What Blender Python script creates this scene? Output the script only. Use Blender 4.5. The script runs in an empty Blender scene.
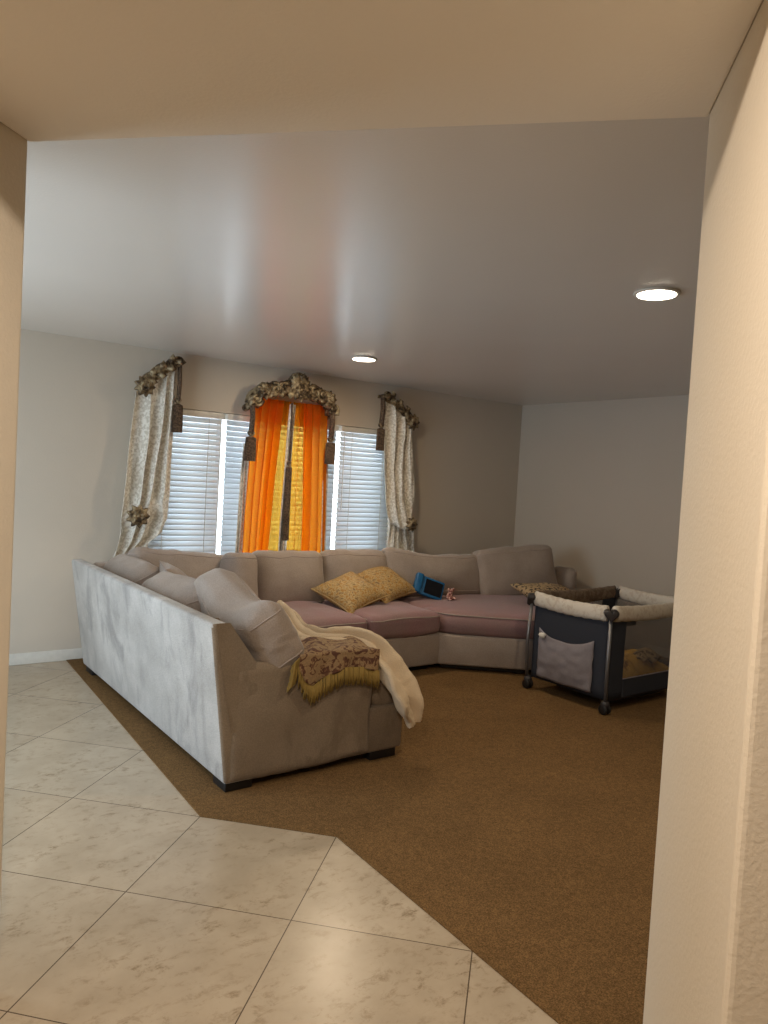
import bpy, math, random
from mathutils import Vector, Matrix, noise, Euler
PI = math.pi
random.seed(4)
C = bpy.context.scene
col = C.collection

# ------------------------------------------------------------ camera
YAW, PITCH, ROLL = 0.639456, 0.0423614, 0.0566366
FPX = 741.28
cy, sy = math.cos(YAW), math.sin(YAW)
fw = Vector((sy*math.cos(PITCH), cy*math.cos(PITCH), -math.sin(PITCH)))
rt = Vector((cy, -sy, 0)); up = rt.cross(fw)
r2 = math.cos(ROLL)*rt + math.sin(ROLL)*up
u2 = -math.sin(ROLL)*rt + math.cos(ROLL)*up
cam = bpy.data.cameras.new('camera'); camo = bpy.data.objects.new('camera', cam); col.objects.link(camo)
cam.sensor_fit = 'HORIZONTAL'; cam.sensor_width = 36; cam.lens = FPX*36/768
cam.clip_start = .05
M = Matrix.Identity(4)
for i in range(3):
    M[i][0] = r2[i]; M[i][1] = u2[i]; M[i][2] = -fw[i]
M[0][3], M[1][3], M[2][3] = 0, 0, 1.5
camo.matrix_world = M
C.camera = camo

# ------------------------------------------------------------ world, exposure
C.view_settings.view_transform = 'Standard'; C.view_settings.look = 'None'
C.view_settings.gamma = 1; C.view_settings.use_curve_mapping = False
C.view_settings.exposure = 0.0
w = bpy.data.worlds.new('world'); C.world = w; w.use_nodes = True
w.node_tree.nodes['Background'].inputs[0].default_value = (.62, .78, 1, 1)
w.node_tree.nodes['Background'].inputs[1].default_value = .75

def area(name, loc, rot, sx, sy, power, color, spread=PI, shape='RECTANGLE', parent=None):
    l = bpy.data.lights.new(name, 'AREA'); l.shape = shape; l.size = sx; l.size_y = sy
    l.energy = power; l.color = color; l.spread = spread
    o = bpy.data.objects.new(name, l); col.objects.link(o); o.location = loc; o.rotation_euler = rot
    if parent: o.parent = parent
    return o
# daylight at the sliding patio door of the left wall and at the front window
area('patio_daylight', (-1.06, 3.80, 1.05), (0, -PI/2, 0), 2.0, 2.2, 76, (.73, .87, 1.0))
area('window_daylight', (3.24, 6.5, 1.7), (-PI/2-.25, 0, 0), 3.4, 2.4, 135, (.84, .93, 1.0))
HALL_LIGHT = 50
CAN_LIGHT = 16

# ------------------------------------------------------------ materials
def lin(c): 
    return tuple(((x/255)/12.92 if x/255 <= .04045 else ((x/255+.055)/1.055)**2.4) for x in c)+(1,)
def new_mat(name):
    m = bpy.data.materials.new(name); m.use_nodes = True
    nt = m.node_tree; return m, nt, nt.nodes['Principled BSDF']
def L(nt, a, ao, b, bi): nt.links.new(a.outputs[ao], b.inputs[bi])
def mixnode(nt, fac, a, b, mode='MIX'):
    n = nt.nodes.new('ShaderNodeMix'); n.data_type = 'RGBA'; n.blend_type = mode
    for idx, v in ((0, fac), (6, a), (7, b)):
        if isinstance(v, bpy.types.NodeSocket): nt.links.new(v, n.inputs[idx])
        else: n.inputs[idx].default_value = v
    return n.outputs[2]
def tex(nt, kind, scale, coord='Object', detail=4, rough=.55, dist=0, stretch=None):
    tc = nt.nodes.new('ShaderNodeTexCoord')
    t = nt.nodes.new(kind)
    src = tc.outputs[coord]
    if stretch:
        mp = nt.nodes.new('ShaderNodeMapping'); mp.inputs['Scale'].default_value = stretch
        nt.links.new(src, mp.inputs[0]); src = mp.outputs[0]
    nt.links.new(src, t.inputs['Vector']); t.inputs['Scale'].default_value = scale
    if kind == 'ShaderNodeTexNoise':
        t.inputs['Detail'].default_value = detail; t.inputs['Roughness'].default_value = rough
        t.inputs['Distortion'].default_value = dist
    return t
def ramp(nt, src, stops):
    r = nt.nodes.new('ShaderNodeValToRGB'); nt.links.new(src, r.inputs[0])
    e = r.color_ramp.elements
    while len(e) > 1: e.remove(e[-1])
    e[0].position = stops[0][0]; e[0].color = stops[0][1]
    for p, c in stops[1:]:
        k = e.new(p); k.color = c
    return r.outputs[0]
def bump(nt, b, src, strength, dist=.01):
    n = nt.nodes.new('ShaderNodeBump'); n.inputs['Strength'].default_value = strength
    n.inputs['Distance'].default_value = dist; nt.links.new(src, n.inputs['Height'])
    nt.links.new(n.outputs[0], b.inputs['Normal'])
def plain(name, c, rough=.6, metal=0, bscale=None, bstr=.2, bdist=.003, spec=None):
    m, nt, b = new_mat(name); b.inputs['Base Color'].default_value = lin(c)
    b.inputs['Roughness'].default_value = rough; b.inputs['Metallic'].default_value = metal
    if spec is not None: b.inputs['Specular IOR Level'].default_value = spec
    t = tex(nt, 'ShaderNodeTexNoise', bscale or 30)
    nt.links.new(mixnode(nt, t.outputs[0], lin([x*.94 for x in c]), lin([min(255, x*1.05) for x in c])), b.inputs['Base Color'])
    if bscale: bump(nt, b, t.outputs[0], bstr, bdist)
    return m
def speckle(name, cs, scale, rough=.9, thr=.5, bstr=.4, kind='ShaderNodeTexNoise', width=.06, bdist=.004, dist=0):
    """patterned cloth: two or three colours split by noise"""
    m, nt, b = new_mat(name); b.inputs['Roughness'].default_value = rough
    t = tex(nt, kind, scale, detail=3, dist=dist) if kind == 'ShaderNodeTexNoise' else tex(nt, kind, scale)
    st = [(max(0, thr-width), lin(cs[0])), (thr+width, lin(cs[1]))]
    if len(cs) > 2: st.append((min(1, thr+.18), lin(cs[2])))
    nt.links.new(ramp(nt, t.outputs[0], st), b.inputs['Base Color'])
    bump(nt, b, t.outputs[0], bstr, bdist)
    return m
def fabric(name, c, c2, stain=None, pink=None):
    m, nt, b = new_mat(name); b.inputs['Roughness'].default_value = .85
    b.inputs['Sheen Weight'].default_value = .25; b.inputs['Sheen Roughness'].default_value = .4
    b.inputs['Specular IOR Level'].default_value = .25
    big = tex(nt, 'ShaderNodeTexNoise', 2.6, detail=5, rough=.6)
    base = ramp(nt, big.outputs[0], [(.32, lin(c2)), (.66, lin(c))])
    if stain:
        s = tex(nt, 'ShaderNodeTexNoise', 4.5, detail=6, rough=.62, dist=.6, stretch=(1, 1, .45))
        f = ramp(nt, s.outputs[0], [(.50, (0, 0, 0, 1)), (.62, (.75, .75, .75, 1))])
        base = mixnode(nt, f, base, lin(stain))
    if pink:
        s = tex(nt, 'ShaderNodeTexNoise', 3.1, detail=3)
        f = ramp(nt, s.outputs[0], [(.30, (.25, .25, .25, 1)), (.6, (1, 1, 1, 1))])
        base = mixnode(nt, f, base, lin(pink))
    wv = nt.nodes.new('ShaderNodeTexVoronoi'); tc = nt.nodes.new('ShaderNodeTexCoord')
    nt.links.new(tc.outputs['Object'], wv.inputs['Vector']); wv.inputs['Scale'].default_value = 150
    f2 = ramp(nt, wv.outputs[0], [(.0, (1, 1, 1, 1)), (.7, (.80, .80, .80, 1))])
    nt.links.new(mixnode(nt, 1.0, base, f2, 'MULTIPLY'), b.inputs['Base Color'])
    bump(nt, b, wv.outputs[0], .35, .003)
    return m

def wall_mat(name, c, rough=.75, bs=.25, spec=.35):
    m, nt, b = new_mat(name); b.inputs['Roughness'].default_value = rough
    b.inputs['Specular IOR Level'].default_value = spec
    t = tex(nt, 'ShaderNodeTexNoise', 95, detail=3); t2 = tex(nt, 'ShaderNodeTexNoise', 1.3, detail=2)
    nt.links.new(mixnode(nt, t2.outputs[0], lin([x*.97 for x in c]), lin(c)), b.inputs['Base Color'])
    bump(nt, b, t.outputs[0], bs, .003)
    return m
m_wall = wall_mat('wall_paint', (206, 195, 179))
m_hall = wall_mat('hall_paint', (212, 200, 180), bs=.4)
m_ceil = wall_mat('ceiling_paint', (228, 223, 216), rough=.25, bs=.16, spec=.5)
m_trim = plain('white_trim_paint', (214, 210, 200), .4)
m_soff = wall_mat('soffit_paint', (236, 228, 216), bs=.3)
m_black = plain('black_wood', (22, 20, 19), .45)
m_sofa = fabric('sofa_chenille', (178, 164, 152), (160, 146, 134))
m_sofa_back = fabric('sofa_chenille_daylit_marked', (200, 196, 190), (164, 160, 154), stain=(146, 143, 140))  # same chenille, lightened and cooled: daylight painted into the colour, plus stains
m_sofa_end = fabric('sofa_chenille_shaded_spotted', (150, 134, 114), (136, 120, 101), stain=(122, 106, 88))  # same chenille, darkened: shade of the near end painted in, plus stains
m_seat = fabric('seat_chenille', (156, 134, 128), (142, 122, 116), pink=(156, 122, 122))
m_pipe = plain('piping_cloth', (162, 148, 138), .8)
m_metal = plain('grey_painted_metal', (120, 120, 122), .35, .6)
m_plastic = plain('charcoal_plastic', (46, 42, 42), .5)
m_glassy = plain('dark_screen', (14, 16, 22), .15)
m_blue = plain('blue_foam_plastic', (10, 92, 140), .5)

# ------------------------------------------------------------ mesh helpers
def setp(o, label=None, cat=None, group=None, kind=None):
    if label: o['label'] = label
    if cat: o['category'] = cat
    if group: o['group'] = group
    if kind: o['kind'] = kind
    return o
def empty(name, loc, label, cat, group=None, rot=0):
    o = bpy.data.objects.new(name, None); col.objects.link(o); o.location = loc; o.rotation_euler = (0, 0, rot)
    o.empty_display_size = .1
    return setp(o, label, cat, group)
class MB:
    def __init__(s): s.v = []; s.f = []
    def add(s, vs, fs):
        n = len(s.v); s.v += [Vector(q) for q in vs]; s.f += [tuple(i+n for i in f) for f in fs]; return s
    def box(s, a, b, mat=None):
        x0, y0, z0 = a; x1, y1, z1 = b
        vs = [Vector(q) for q in ((x0,y0,z0),(x1,y0,z0),(x1,y1,z0),(x0,y1,z0),(x0,y0,z1),(x1,y0,z1),(x1,y1,z1),(x0,y1,z1))]
        if mat: vs = [mat @ q for q in vs]
        return s.add(vs, [(0,3,2,1),(4,5,6,7),(0,1,5,4),(1,2,6,5),(2,3,7,6),(3,0,4,7)])
    def prism(s, poly, z0, z1):
        n = len(poly); a = sum(poly[i][0]*poly[(i+1) % n][1]-poly[(i+1) % n][0]*poly[i][1] for i in range(n))
        if a < 0: poly = poly[::-1]
        vs = [(x, y, z0) for x, y in poly]+[(x, y, z1) for x, y in poly]
        fs = [tuple(range(n))[::-1], tuple(range(n, 2*n))]+[(i, (i+1) % n, n+(i+1) % n, n+i) for i in range(n)]
        return s.add(vs, fs)
    def tube(s, pts, r, seg=8, closed=False, caps=True, flat=1.0):
        pts = [Vector(q) for q in pts]; n = len(pts); vs = []; fs = []
        prev = None
        for i, q in enumerate(pts):
            if closed: t = pts[(i+1) % n]-pts[i-1]
            else: t = pts[min(i+1, n-1)]-pts[max(i-1, 0)]
            t = t.normalized() if t.length > 1e-9 else Vector((0, 0, 1))
            if prev is None:
                a = Vector((0, 0, 1)) if abs(t.z) < .9 else Vector((1, 0, 0))
                nx = t.cross(a).normalized()
            else:
                nx = (prev-t*prev.dot(t)); nx = nx.normalized() if nx.length > 1e-6 else t.orthogonal().normalized()
            prev = nx; ny = t.cross(nx)
            rr = r[i] if isinstance(r, (list, tuple)) else r
            for k in range(seg):
                a = 2*PI*k/seg; vs.append(q+nx*math.cos(a)*rr+ny*math.sin(a)*rr*flat)
        m = n if closed else n-1
        for i in range(m):
            for k in range(seg):
                j = (i+1) % n
                fs.append((i*seg+k, i*seg+(k+1) % seg, j*seg+(k+1) % seg, j*seg+k))
        if caps and not closed:
            fs.append(tuple(range(seg))[::-1]); fs.append(tuple((n-1)*seg+k for k in range(seg)))
        return s.add(vs, fs)
    def lathe(s, prof, c, seg=20):
        """prof list of (r,z)"""
        vs = []; fs = []
        for r, z in prof:
            for k in range(seg):
                a = 2*PI*k/seg; vs.append((c[0]+r*math.cos(a), c[1]+r*math.sin(a), c[2]+z))
        for i in range(len(prof)-1):
            for k in range(seg):
                fs.append((i*seg+k, i*seg+(k+1) % seg, (i+1)*seg+(k+1) % seg, (i+1)*seg+k))
        fs.append(tuple(range(seg))[::-1]); fs.append(tuple((len(prof)-1)*seg+k for k in range(seg)))
        return s.add(vs, fs)
    def blob(s, c, rx, ry, rz, n=8, seg=12, jit=0):
        vs = []; fs = []
        for i in range(n+1):
            th = PI*i/n
            for k in range(seg):
                a = 2*PI*k/seg
                d = Vector((math.sin(th)*math.cos(a), math.sin(th)*math.sin(a), math.cos(th)))
                j = 1+jit*noise.noise(d*2.3+Vector(c)*7)
                vs.append((c[0]+rx*d.x*j, c[1]+ry*d.y*j, c[2]+rz*d.z*j))
        for i in range(n):
            for k in range(seg):
                fs.append((i*seg+k, (i+1)*seg+k, (i+1)*seg+(k+1) % seg, i*seg+(k+1) % seg))
        return s.add(vs, fs)
    def grid(s, F, nu, nv):
        vs = [F(i/nu, j/nv) for j in range(nv+1) for i in range(nu+1)]
        fs = [(j*(nu+1)+i, j*(nu+1)+i+1, (j+1)*(nu+1)+i+1, (j+1)*(nu+1)+i) for j in range(nv) for i in range(nu)]
        return s.add(vs, fs)
    def build(s, name, mat, parent=None, smooth=False, bevel=0, local=False, loc=None, solid=0, subsurf=0, rot=None, weld=False):
        """vertices are world points (or the parent's own frame when local)"""
        pl = Vector((0, 0, 0)) if (parent is None or local) else parent.location.copy()
        lo = Vector([min(q[i] for q in s.v) for i in range(3)]); hi = Vector([max(q[i] for q in s.v) for i in range(3)])
        o0 = Vector(loc) if loc is not None else (Vector(((lo.x+hi.x)/2, (lo.y+hi.y)/2, lo.z)))
        me = bpy.data.meshes.new(name); me.from_pydata([tuple(q-o0) for q in s.v], [], s.f); me.update()
        o = bpy.data.objects.new(name, me); col.objects.link(o); me.materials.append(mat)
        if parent: o.parent = parent
        o.location = o0-pl
        if weld:
            w_ = o.modifiers.new('w', 'WELD'); w_.merge_threshold = .0004
        if bevel:
            b_ = o.modifiers.new('b', 'BEVEL'); b_.width = bevel; b_.segments = 3; b_.limit_method = 'ANGLE'
        if solid:
            q = o.modifiers.new('s', 'SOLIDIFY'); q.thickness = solid; q.offset = 0
        if subsurf:
            q = o.modifiers.new('ss', 'SUBSURF'); q.levels = q.render_levels = subsurf
        if smooth or bevel:
            me.polygons.foreach_set('use_smooth', [True]*len(me.polygons))
        return o

def sgn(a): return -1 if a < 0 else 1
def cushion_F(w, d, h, r, crown=(.0, .0, .03), wr=.006, seed=0, sag=None):
    """soft box of w x d x h centred on 0; returns F(u,v,t) for u,v,t in -1..1"""
    so = Vector((seed*3.1, seed*1.7, seed*5.3))
    def F(u, v, t):
        P = Vector((u*w/2, v*d/2, t*h/2))
        ri = min(r, w/2*.98, d/2*.98, h/2*.98)
        q = Vector([max(-(a/2-ri), min(a/2-ri, c)) for a, c in zip((w, d, h), P)])
        dv = P-q
        if dv.length > 1e-9:
            dv = dv.normalized()*ri; P = q+dv
        nu, nv, nt_ = P.x/(w/2), P.y/(d/2), P.z/(h/2)
        P.x += sgn(nu)*crown[0]*abs(nu)*(1-nv*nv)*(1-nt_*nt_)
        P.y += sgn(nv)*crown[1]*abs(nv)*(1-nu*nu)*(1-nt_*nt_)
        P.z += sgn(nt_)*crown[2]*abs(nt_)*(1-nu**4)*(1-nv**4)
        if wr:
            n1 = noise.noise_vector(P*5+so)*wr*2.2+noise.noise_vector(P*13+so)*wr
            P = P+n1
        if sag: P = sag(P)
        return P
    return F
def soft_box(F, n=18):
    """cube sphere sampling, denser near the edges"""
    b = MB()
    def e(k): return math.sin((k/n*2-1)*PI/2)
    idx = {}; vs = []; fs = []
    def vid(u, v, t):
        key = (u, v, t)
        if key not in idx:
            idx[key] = len(vs); vs.append(F(e(u), e(v), e(t)))
        return idx[key]
    for ax in range(3):
        for side in (0, n):
            for i in range(n):
                for j in range(n):
                    q = []
                    for (a, c) in ((i, j), (i+1, j), (i+1, j+1), (i, j+1)):
                        k = [0, 0, 0]; k[ax] = side; k[(ax+1) % 3] = a; k[(ax+2) % 3] = c
                        q.append(vid(*k))
                    fs.append(tuple(q if side else q[::-1]))
    return b.add(vs, fs)
def loop_on(F, t, k=.985, n=12):
    pts = []
    for a, b in (((-1, -1), (1, -1)), ((1, -1), (1, 1)), ((1, 1), (-1, 1)), ((-1, 1), (-1, -1))):
        for i in range(n):
            s_ = i/n; pts.append(F(a[0]+(b[0]-a[0])*s_, a[1]+(b[1]-a[1])*s_, t)*1.0)
    return pts
def place(o, loc, rot):
    o.location = loc; o.rotation_euler = rot; return o
def soft_thing(name, dims, r, loc, rot, mat, label=None, cat=None, group=None, crown=(.01, .01, .03), wr=.0075, seed=1, sag=None, n=20, parent=None, piping=True, pr=.0042, pt=.8):
    F = cushion_F(*dims, r, crown, wr, seed, sag)
    o = soft_box(F, n).build(name, mat, smooth=True, loc=(0, 0, 0))
    if parent: o.parent = parent; o.location = Vector(loc)-parent.location; o.rotation_euler = rot
    else: place(o, loc, rot)
    setp(o, label, cat, group)
    if piping:
        for t in (pt, -pt):
            MB().tube(loop_on(F, t), pr, 6, closed=True).build('piping', m_pipe, parent=o, smooth=True, local=True, loc=(0, 0, 0))
    return o
def throw_pillow(name, w, d, t, loc, rot, mat, label, cat, group=None, seed=1, pinch=.10, fold=0, rim=None, spin=0):
    so = Vector((seed*2.2, seed, 0))
    b = MB(); n = 22
    def F(u, v, s_):
        x = w/2*u*(1-pinch*(1-v*v)); y = d/2*v*(1-pinch*(1-u*u))
        z = s_*t/2*max(0, (1-abs(u)**2.6)*(1-abs(v)**2.6))**.5
        z += fold*(v*v)*.5
        k = noise.noise(Vector((x*6, y*6, s_))+so)*.012*(1-max(abs(u), abs(v))**6)
        r_ = .006*math.sin(22*(u+v)+seed)*(max(abs(u), abs(v))**3)*(1-max(abs(u), abs(v))**12)
        c_, q_ = math.cos(spin), math.sin(spin)
        return Vector((x*c_-y*q_, x*q_+y*c_, z+k+r_))
    for s_ in (1, -1):
        def G(a, c, s_=s_):
            u = math.sin((a*2-1)*PI/2); v = math.sin((c*2-1)*PI/2)
            return F(u if s_ > 0 else -u, v, s_)
        b.grid(G, n, n)
    o = b.build(name, mat, smooth=True, loc=(0, 0, 0), weld=True)
    place(o, loc, rot); setp(o, label, cat, group)
    if rim:
        pts = []
        for a, c in (((-1, -1), (1, -1)), ((1, -1), (1, 1)), ((1, 1), (-1, 1)), ((-1, 1), (-1, -1))):
            for i in range(10):
                s_ = i/10; pts.append(F(a[0]+(c[0]-a[0])*s_, a[1]+(c[1]-a[1])*s_, 1))
        MB().tube(pts, .006, 6, closed=True).build('piping', rim, parent=o, smooth=True, local=True, loc=(0, 0, 0))
    return o

# ------------------------------------------------------------ the room
CEIL, WY, WX = 2.436, 5.883, 6.243
XL = -1.0
# tile grid frame measured on the floor
TS, TO, TA = .6100474, Vector((.9223357, 4.2731035)), -.8242321
tm = Vector((math.cos(TA), math.sin(TA))); tl = Vector((math.sin(TA), -math.cos(TA)))
def grid(m, l): q = TO+TS*(m*tm+l*tl); return (q.x, q.y)

mt, nt, b = new_mat('marbled_vinyl_tile')
tc = nt.nodes.new('ShaderNodeTexCoord')
mp = nt.nodes.new('ShaderNodeMapping'); mp.vector_type = 'TEXTURE'
mp.inputs['Location'].default_value = (TO.x, TO.y, 0); mp.inputs['Rotation'].default_value = (0, 0, TA)
mp.inputs['Scale'].default_value = (TS, TS, TS)
nt.links.new(tc.outputs['Object'], mp.inputs[0])
br = nt.nodes.new('ShaderNodeTexBrick'); nt.links.new(mp.outputs[0], br.inputs['Vector'])
br.offset = 0; br.squash = 1; br.offset_frequency = 1
for k, v in (('Scale', 1), ('Mortar Size', .0032), ('Mortar Smooth', 0), ('Bias', 0), ('Brick Width', 1), ('Row Height', 1)):
    br.inputs[k].default_value = v
br.inputs['Color1'].default_value = lin((188, 172, 148)); br.inputs['Color2'].default_value = lin((179, 163, 139))
br.inputs['Mortar'].default_value = lin((88, 74, 58))
v1 = tex(nt, 'ShaderNodeTexNoise', 15, detail=10, rough=.78, dist=.35, stretch=(1.0, 1.5, 1))
f1 = ramp(nt, v1.outputs[0], [(.51, (0, 0, 0, 1)), (.55, (.30, .30, .30, 1)), (.62, (.95, .95, .95, 1))])
vm = tex(nt, 'ShaderNodeTexNoise', 3.4, detail=4, rough=.7)
f1 = mixnode(nt, 1.0, f1, ramp(nt, vm.outputs[0], [(.38, (.12, .12, .12, 1)), (.6, (1, 1, 1, 1))]), 'MULTIPLY')
v2 = tex(nt, 'ShaderNodeTexNoise', 4.5, detail=6, rough=.6)
f2 = ramp(nt, v2.outputs[0], [(.35, (1, 1, 1, 1)), (.65, (.84, .83, .81, 1))])
c_ = mixnode(nt, 1.0, br.outputs[0], f2, 'MULTIPLY')
c_ = mixnode(nt, f1, c_, lin((142, 124, 98)))
c_ = mixnode(nt, br.outputs['Fac'], c_, lin((88, 74, 58)))
nt.links.new(c_, b.inputs['Base Color'])
b.inputs['Roughness'].default_value = .27
bump(nt, b, v1.outputs[0], .06, .003)

mc, nt, b = new_mat('brown_carpet_pile')
t1 = tex(nt, 'ShaderNodeTexNoise', 240, detail=2); t2 = tex(nt, 'ShaderNodeTexNoise', 3, detail=4); t3 = tex(nt, 'ShaderNodeTexNoise', 34, detail=4, rough=.7)
c1 = ramp(nt, t1.outputs[0], [(.3, lin((90, 68, 42))), (.7, lin((150, 117, 76)))])
c2 = ramp(nt, t2.outputs[0], [(.3, (.84, .84, .84, 1)), (.7, (1, 1, 1, 1))])
c3 = ramp(nt, t3.outputs[0], [(.35, (.78, .78, .78, 1)), (.65, (1, 1, 1, 1))])
c_ = mixnode(nt, 1.0, mixnode(nt, 1.0, c1, c2, 'MULTIPLY'), c3, 'MULTIPLY')
nt.links.new(c_, b.inputs['Base Color']); b.inputs['Roughness'].default_value = 1
b.inputs['Specular IOR Level'].default_value = .1
bump(nt, b, t1.outputs[0], .7, .006)

o = MB().box((-4.6, -5, -.1), (WX+.3, WY+.2, 0)).build('floor', mt, loc=(0, 0, 0)); setp(o, kind='structure')
cp = [(1.444, WY), grid(2, 1), grid(3, 1), grid(4, 2), grid(5, 3), (1.9, .2), (WX, .2), (WX, WY)]
o = MB().prism(cp, 0, .006).build('floor_carpet', mc, loc=(0, 0, 0)); setp(o, kind='structure')
# metal free carpet edge: dark tucked line
pe = [Vector((x, y, .004)) for x, y in cp[:5]]

e1 = Vector((.672, -.741)).normalized(); en = Vector((.741, .672)).normalized()
def hp(a, n): q = e1*a+en*n; return (q.x, q.y)
# far ceiling with room for lamps
A_R, A_L = .334, -1.380            # opening sides measured along the wall
N_F, N_N = 1.795, 1.175            # far and near face of the opening
SOF = 2.35
# hall pier right (thick wall), pier left
def wall_poly(name, poly, z0, z1, mat, bevel=.012):
    o = MB().prism(poly, z0, z1).build(name, mat, bevel=bevel)
    for p_ in o.data.polygons: p_.use_smooth = False
    return setp(o, kind='structure')
wall_poly('wall_right_pier', [hp(A_R, N_F), hp(A_R, N_N), hp(2.0, N_N), hp(2.0, N_F)], 0, 2.8, m_hall)
wall_poly('wall_left_pier', [hp(A_L, N_F), hp(A_L, N_N), hp(-1.95, N_N), hp(-1.95, N_F)], 0, 2.8, m_hall)
wall_poly('ceiling_soffit', [hp(A_L, N_F), hp(A_L, N_N), hp(A_R, N_N), hp(A_R, N_F)], SOF, 2.8, m_soff, bevel=.008)
wall_poly('ceiling_hall', [hp(-1.95, N_N), hp(-1.95, -2.2), hp(2.0, -2.2), hp(2.0, N_N)], 2.66, 2.8, m_hall, 0)
wall_poly('wall_hall_left', [hp(-2.05, N_F), hp(-2.05, -2.2), hp(-1.95, -2.2), hp(-1.95, N_F)], 0, 2.8, m_hall, 0)
wall_poly('wall_hall_right', [hp(2.0, N_F), hp(2.0, -2.2), hp(2.1, -2.2), hp(2.1, N_F)], 0, 2.8, m_hall, 0)
wall_poly('wall_hall_back', [hp(-2.05, -2.2), hp(-2.05, -2.3), hp(2.1, -2.3), hp(2.1, -2.2)], 0, 2.8, m_hall, 0)
# living room ceiling (polygon beyond the soffit)
q1 = hp(-2.0, N_F-.02); q2 = hp(2.05, N_F-.02); q3 = (XL, 1.80)
wall_poly('ceiling', [(XL, WY), (XL, 1.80), (hp(-2.05, N_F-.02)), q1, hp(A_L, N_F-.02), hp(A_R, N_F-.02), q2, (q2[0]+.1, -.35), (WX, -.35), (WX, WY)], CEIL, CEIL+.15, m_ceil, 0)
# window wall with its opening
WX0, WX1, WZ0, WZ1 = 2.02, 4.46, .62, 1.995
b_ = MB()
b_.box((XL-.15, WY, 0), (WX0, WY+.16, CEIL+.1)); b_.box((WX1, WY, 0), (WX+.15, WY+.16, CEIL+.1))
b_.box((WX0, WY, 0), (WX1, WY+.16, WZ0)); b_.box((WX0, WY, WZ1), (WX1, WY+.16, CEIL+.1))
setp(b_.build('wall_back', m_wall), kind='structure')
setp(MB().box((WX, -.5, 0), (WX+.15, WY, CEIL+.1)).build('wall_right', m_wall), kind='structure')
setp(MB().box((q2[0]-.1, -.5, 0), (WX, -.35, CEIL+.1)).build('wall_front', m_wall), kind='structure')
# left wall with patio door opening
b_ = MB(); DY0, DY1, DZ = 2.65, 4.95, 2.08
b_.box((XL-.12, 1.80, 0), (XL, DY0, CEIL+.1)); b_.box((XL-.12, DY1, 0), (XL, WY, CEIL+.1)); b_.box((XL-.12, DY0, DZ), (XL, DY1, CEIL+.1))
setp(b_.build('wall_left', m_wall), kind='structure')
fr = MB()
for (y0, y1) in ((DY0, DY0+.05), (3.77, 3.83), (DY1-.05, DY1)): fr.box((XL-.08, y0, .02), (XL-.03, y1, DZ))
fr.box((XL-.08, DY0, 0), (XL-.03, DY1, .05)); fr.box((XL-.08, DY0, DZ-.05), (XL-.03, DY1, DZ))
setp(fr.build('door_1', m_trim), kind='structure')
# baseboards
def base(name, a, b, s=.0):
    bb = MB().box(a, b); setp(bb.build(name, m_trim, bevel=.004), kind='structure')
base('baseboard_back', (XL, WY-.014, 0), (WX, WY, .085))
base('baseboard_right', (WX-.014, -.35, 0), (WX, WY-.014, .085))

# window: frame, mullions, glass
fr = MB()
for x0, x1 in ((WX0, WX0+.05), (2.635, 2.66), (3.80, 3.825), (WX1-.05, WX1)): fr.box((x0, WY+.09, WZ0), (x1, WY+.14, WZ1))
fr.box((WX0, WY+.09, WZ0), (WX1, WY+.14, WZ0+.05)); fr.box((WX0, WY+.09, WZ1-.05), (WX1, WY+.14, WZ1))
wf = setp(fr.build('window_1', m_trim), kind='structure')
mg, nt, b = new_mat('window_glass'); b.inputs['Roughness'].default_value = 0; b.inputs['Transmission Weight'].default_value = 1
b.inputs['IOR'].default_value = 1.01
wi = MB().box((WX0+.05, WY+.115, WZ0+.05), (WX1-.05, WY+.119, WZ1-.05)).build('window_glass', mg, parent=wf)
setp(MB().box((WX0-.03, WY-.03, WZ0-.03), (WX1+.03, WY+.09, WZ0)).build('trim_1', m_trim), kind='structure')

# ------------------------------------------------------------ blinds
ms, nt, b = new_mat('white_blind_slat'); out = nt.nodes['Material Output']
b.inputs['Base Color'].default_value = lin((225, 228, 230)); b.inputs['Roughness'].default_value = .5
tr = nt.nodes.new('ShaderNodeBsdfTranslucent'); tr.inputs[0].default_value = lin((225, 233, 238))
mx = nt.nodes.new('ShaderNodeMixShader'); mx.inputs[0].default_value = .30
L(nt, b, 0, mx, 1); L(nt, tr, 0, mx, 2); L(nt, mx, 0, out, 0)
def blind(x0, x1, label):
    e = empty('window_blind', ((x0+x1)/2, WY+.04, WZ0+.01), label, 'blind', 'white horizontal blinds')
    zt = WZ1-.004
    MB().box((x0, WY+.005, zt-.05), (x1, WY+.06, zt)).build('headrail', m_trim, parent=e, bevel=.004)
    sl = MB(); pitch = .045; z = zt-.075
    ang = math.radians(57)
    while z > WZ0+.05:
        yc = WY+.035
        F = lambda a, c, z=z: Vector((x0+.004+(x1-x0-.008)*a, yc+(c-.5)*.052*math.cos(ang), z+(c-.5)*.052*math.sin(ang)*1+.004*(1-(2*c-1)**2)))
        sl.grid(F, 1, 4); z -= pitch
    sl.build('slats', ms, parent=e, smooth=True, solid=.0025)
    MB().box((x0, WY+.015, WZ0+.012), (x1, WY+.06, WZ0+.035)).build('bottom_rail', m_trim, parent=e, bevel=.004)
    n = 2 if x1-x0 < .8 else 3
    for i in range(n):
        xc = x0+(x1-x0)*(.2+.6*i/(n-1))
        MB().tube([(xc, WY+.008, zt-.03), (xc, WY+.008, WZ0+.02)], .0025, 5).build('ladder_cord', m_trim, parent=e)
    return e
blind(WX0+.005, 2.63, 'white horizontal slat blind on the left window pane beside the left drape')
blind(2.672, 3.79, 'white horizontal slat blind behind the sheer orange curtains')
bc = blind(3.832, WX1-.005, 'white horizontal slat blind on the right window pane beside the right drape')
MB().tube([(3.86, WY-.005, 1.96), (3.862, WY-.006, 1.2)], .004, 6).build('tilt_wand', m_trim, parent=bc)

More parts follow.
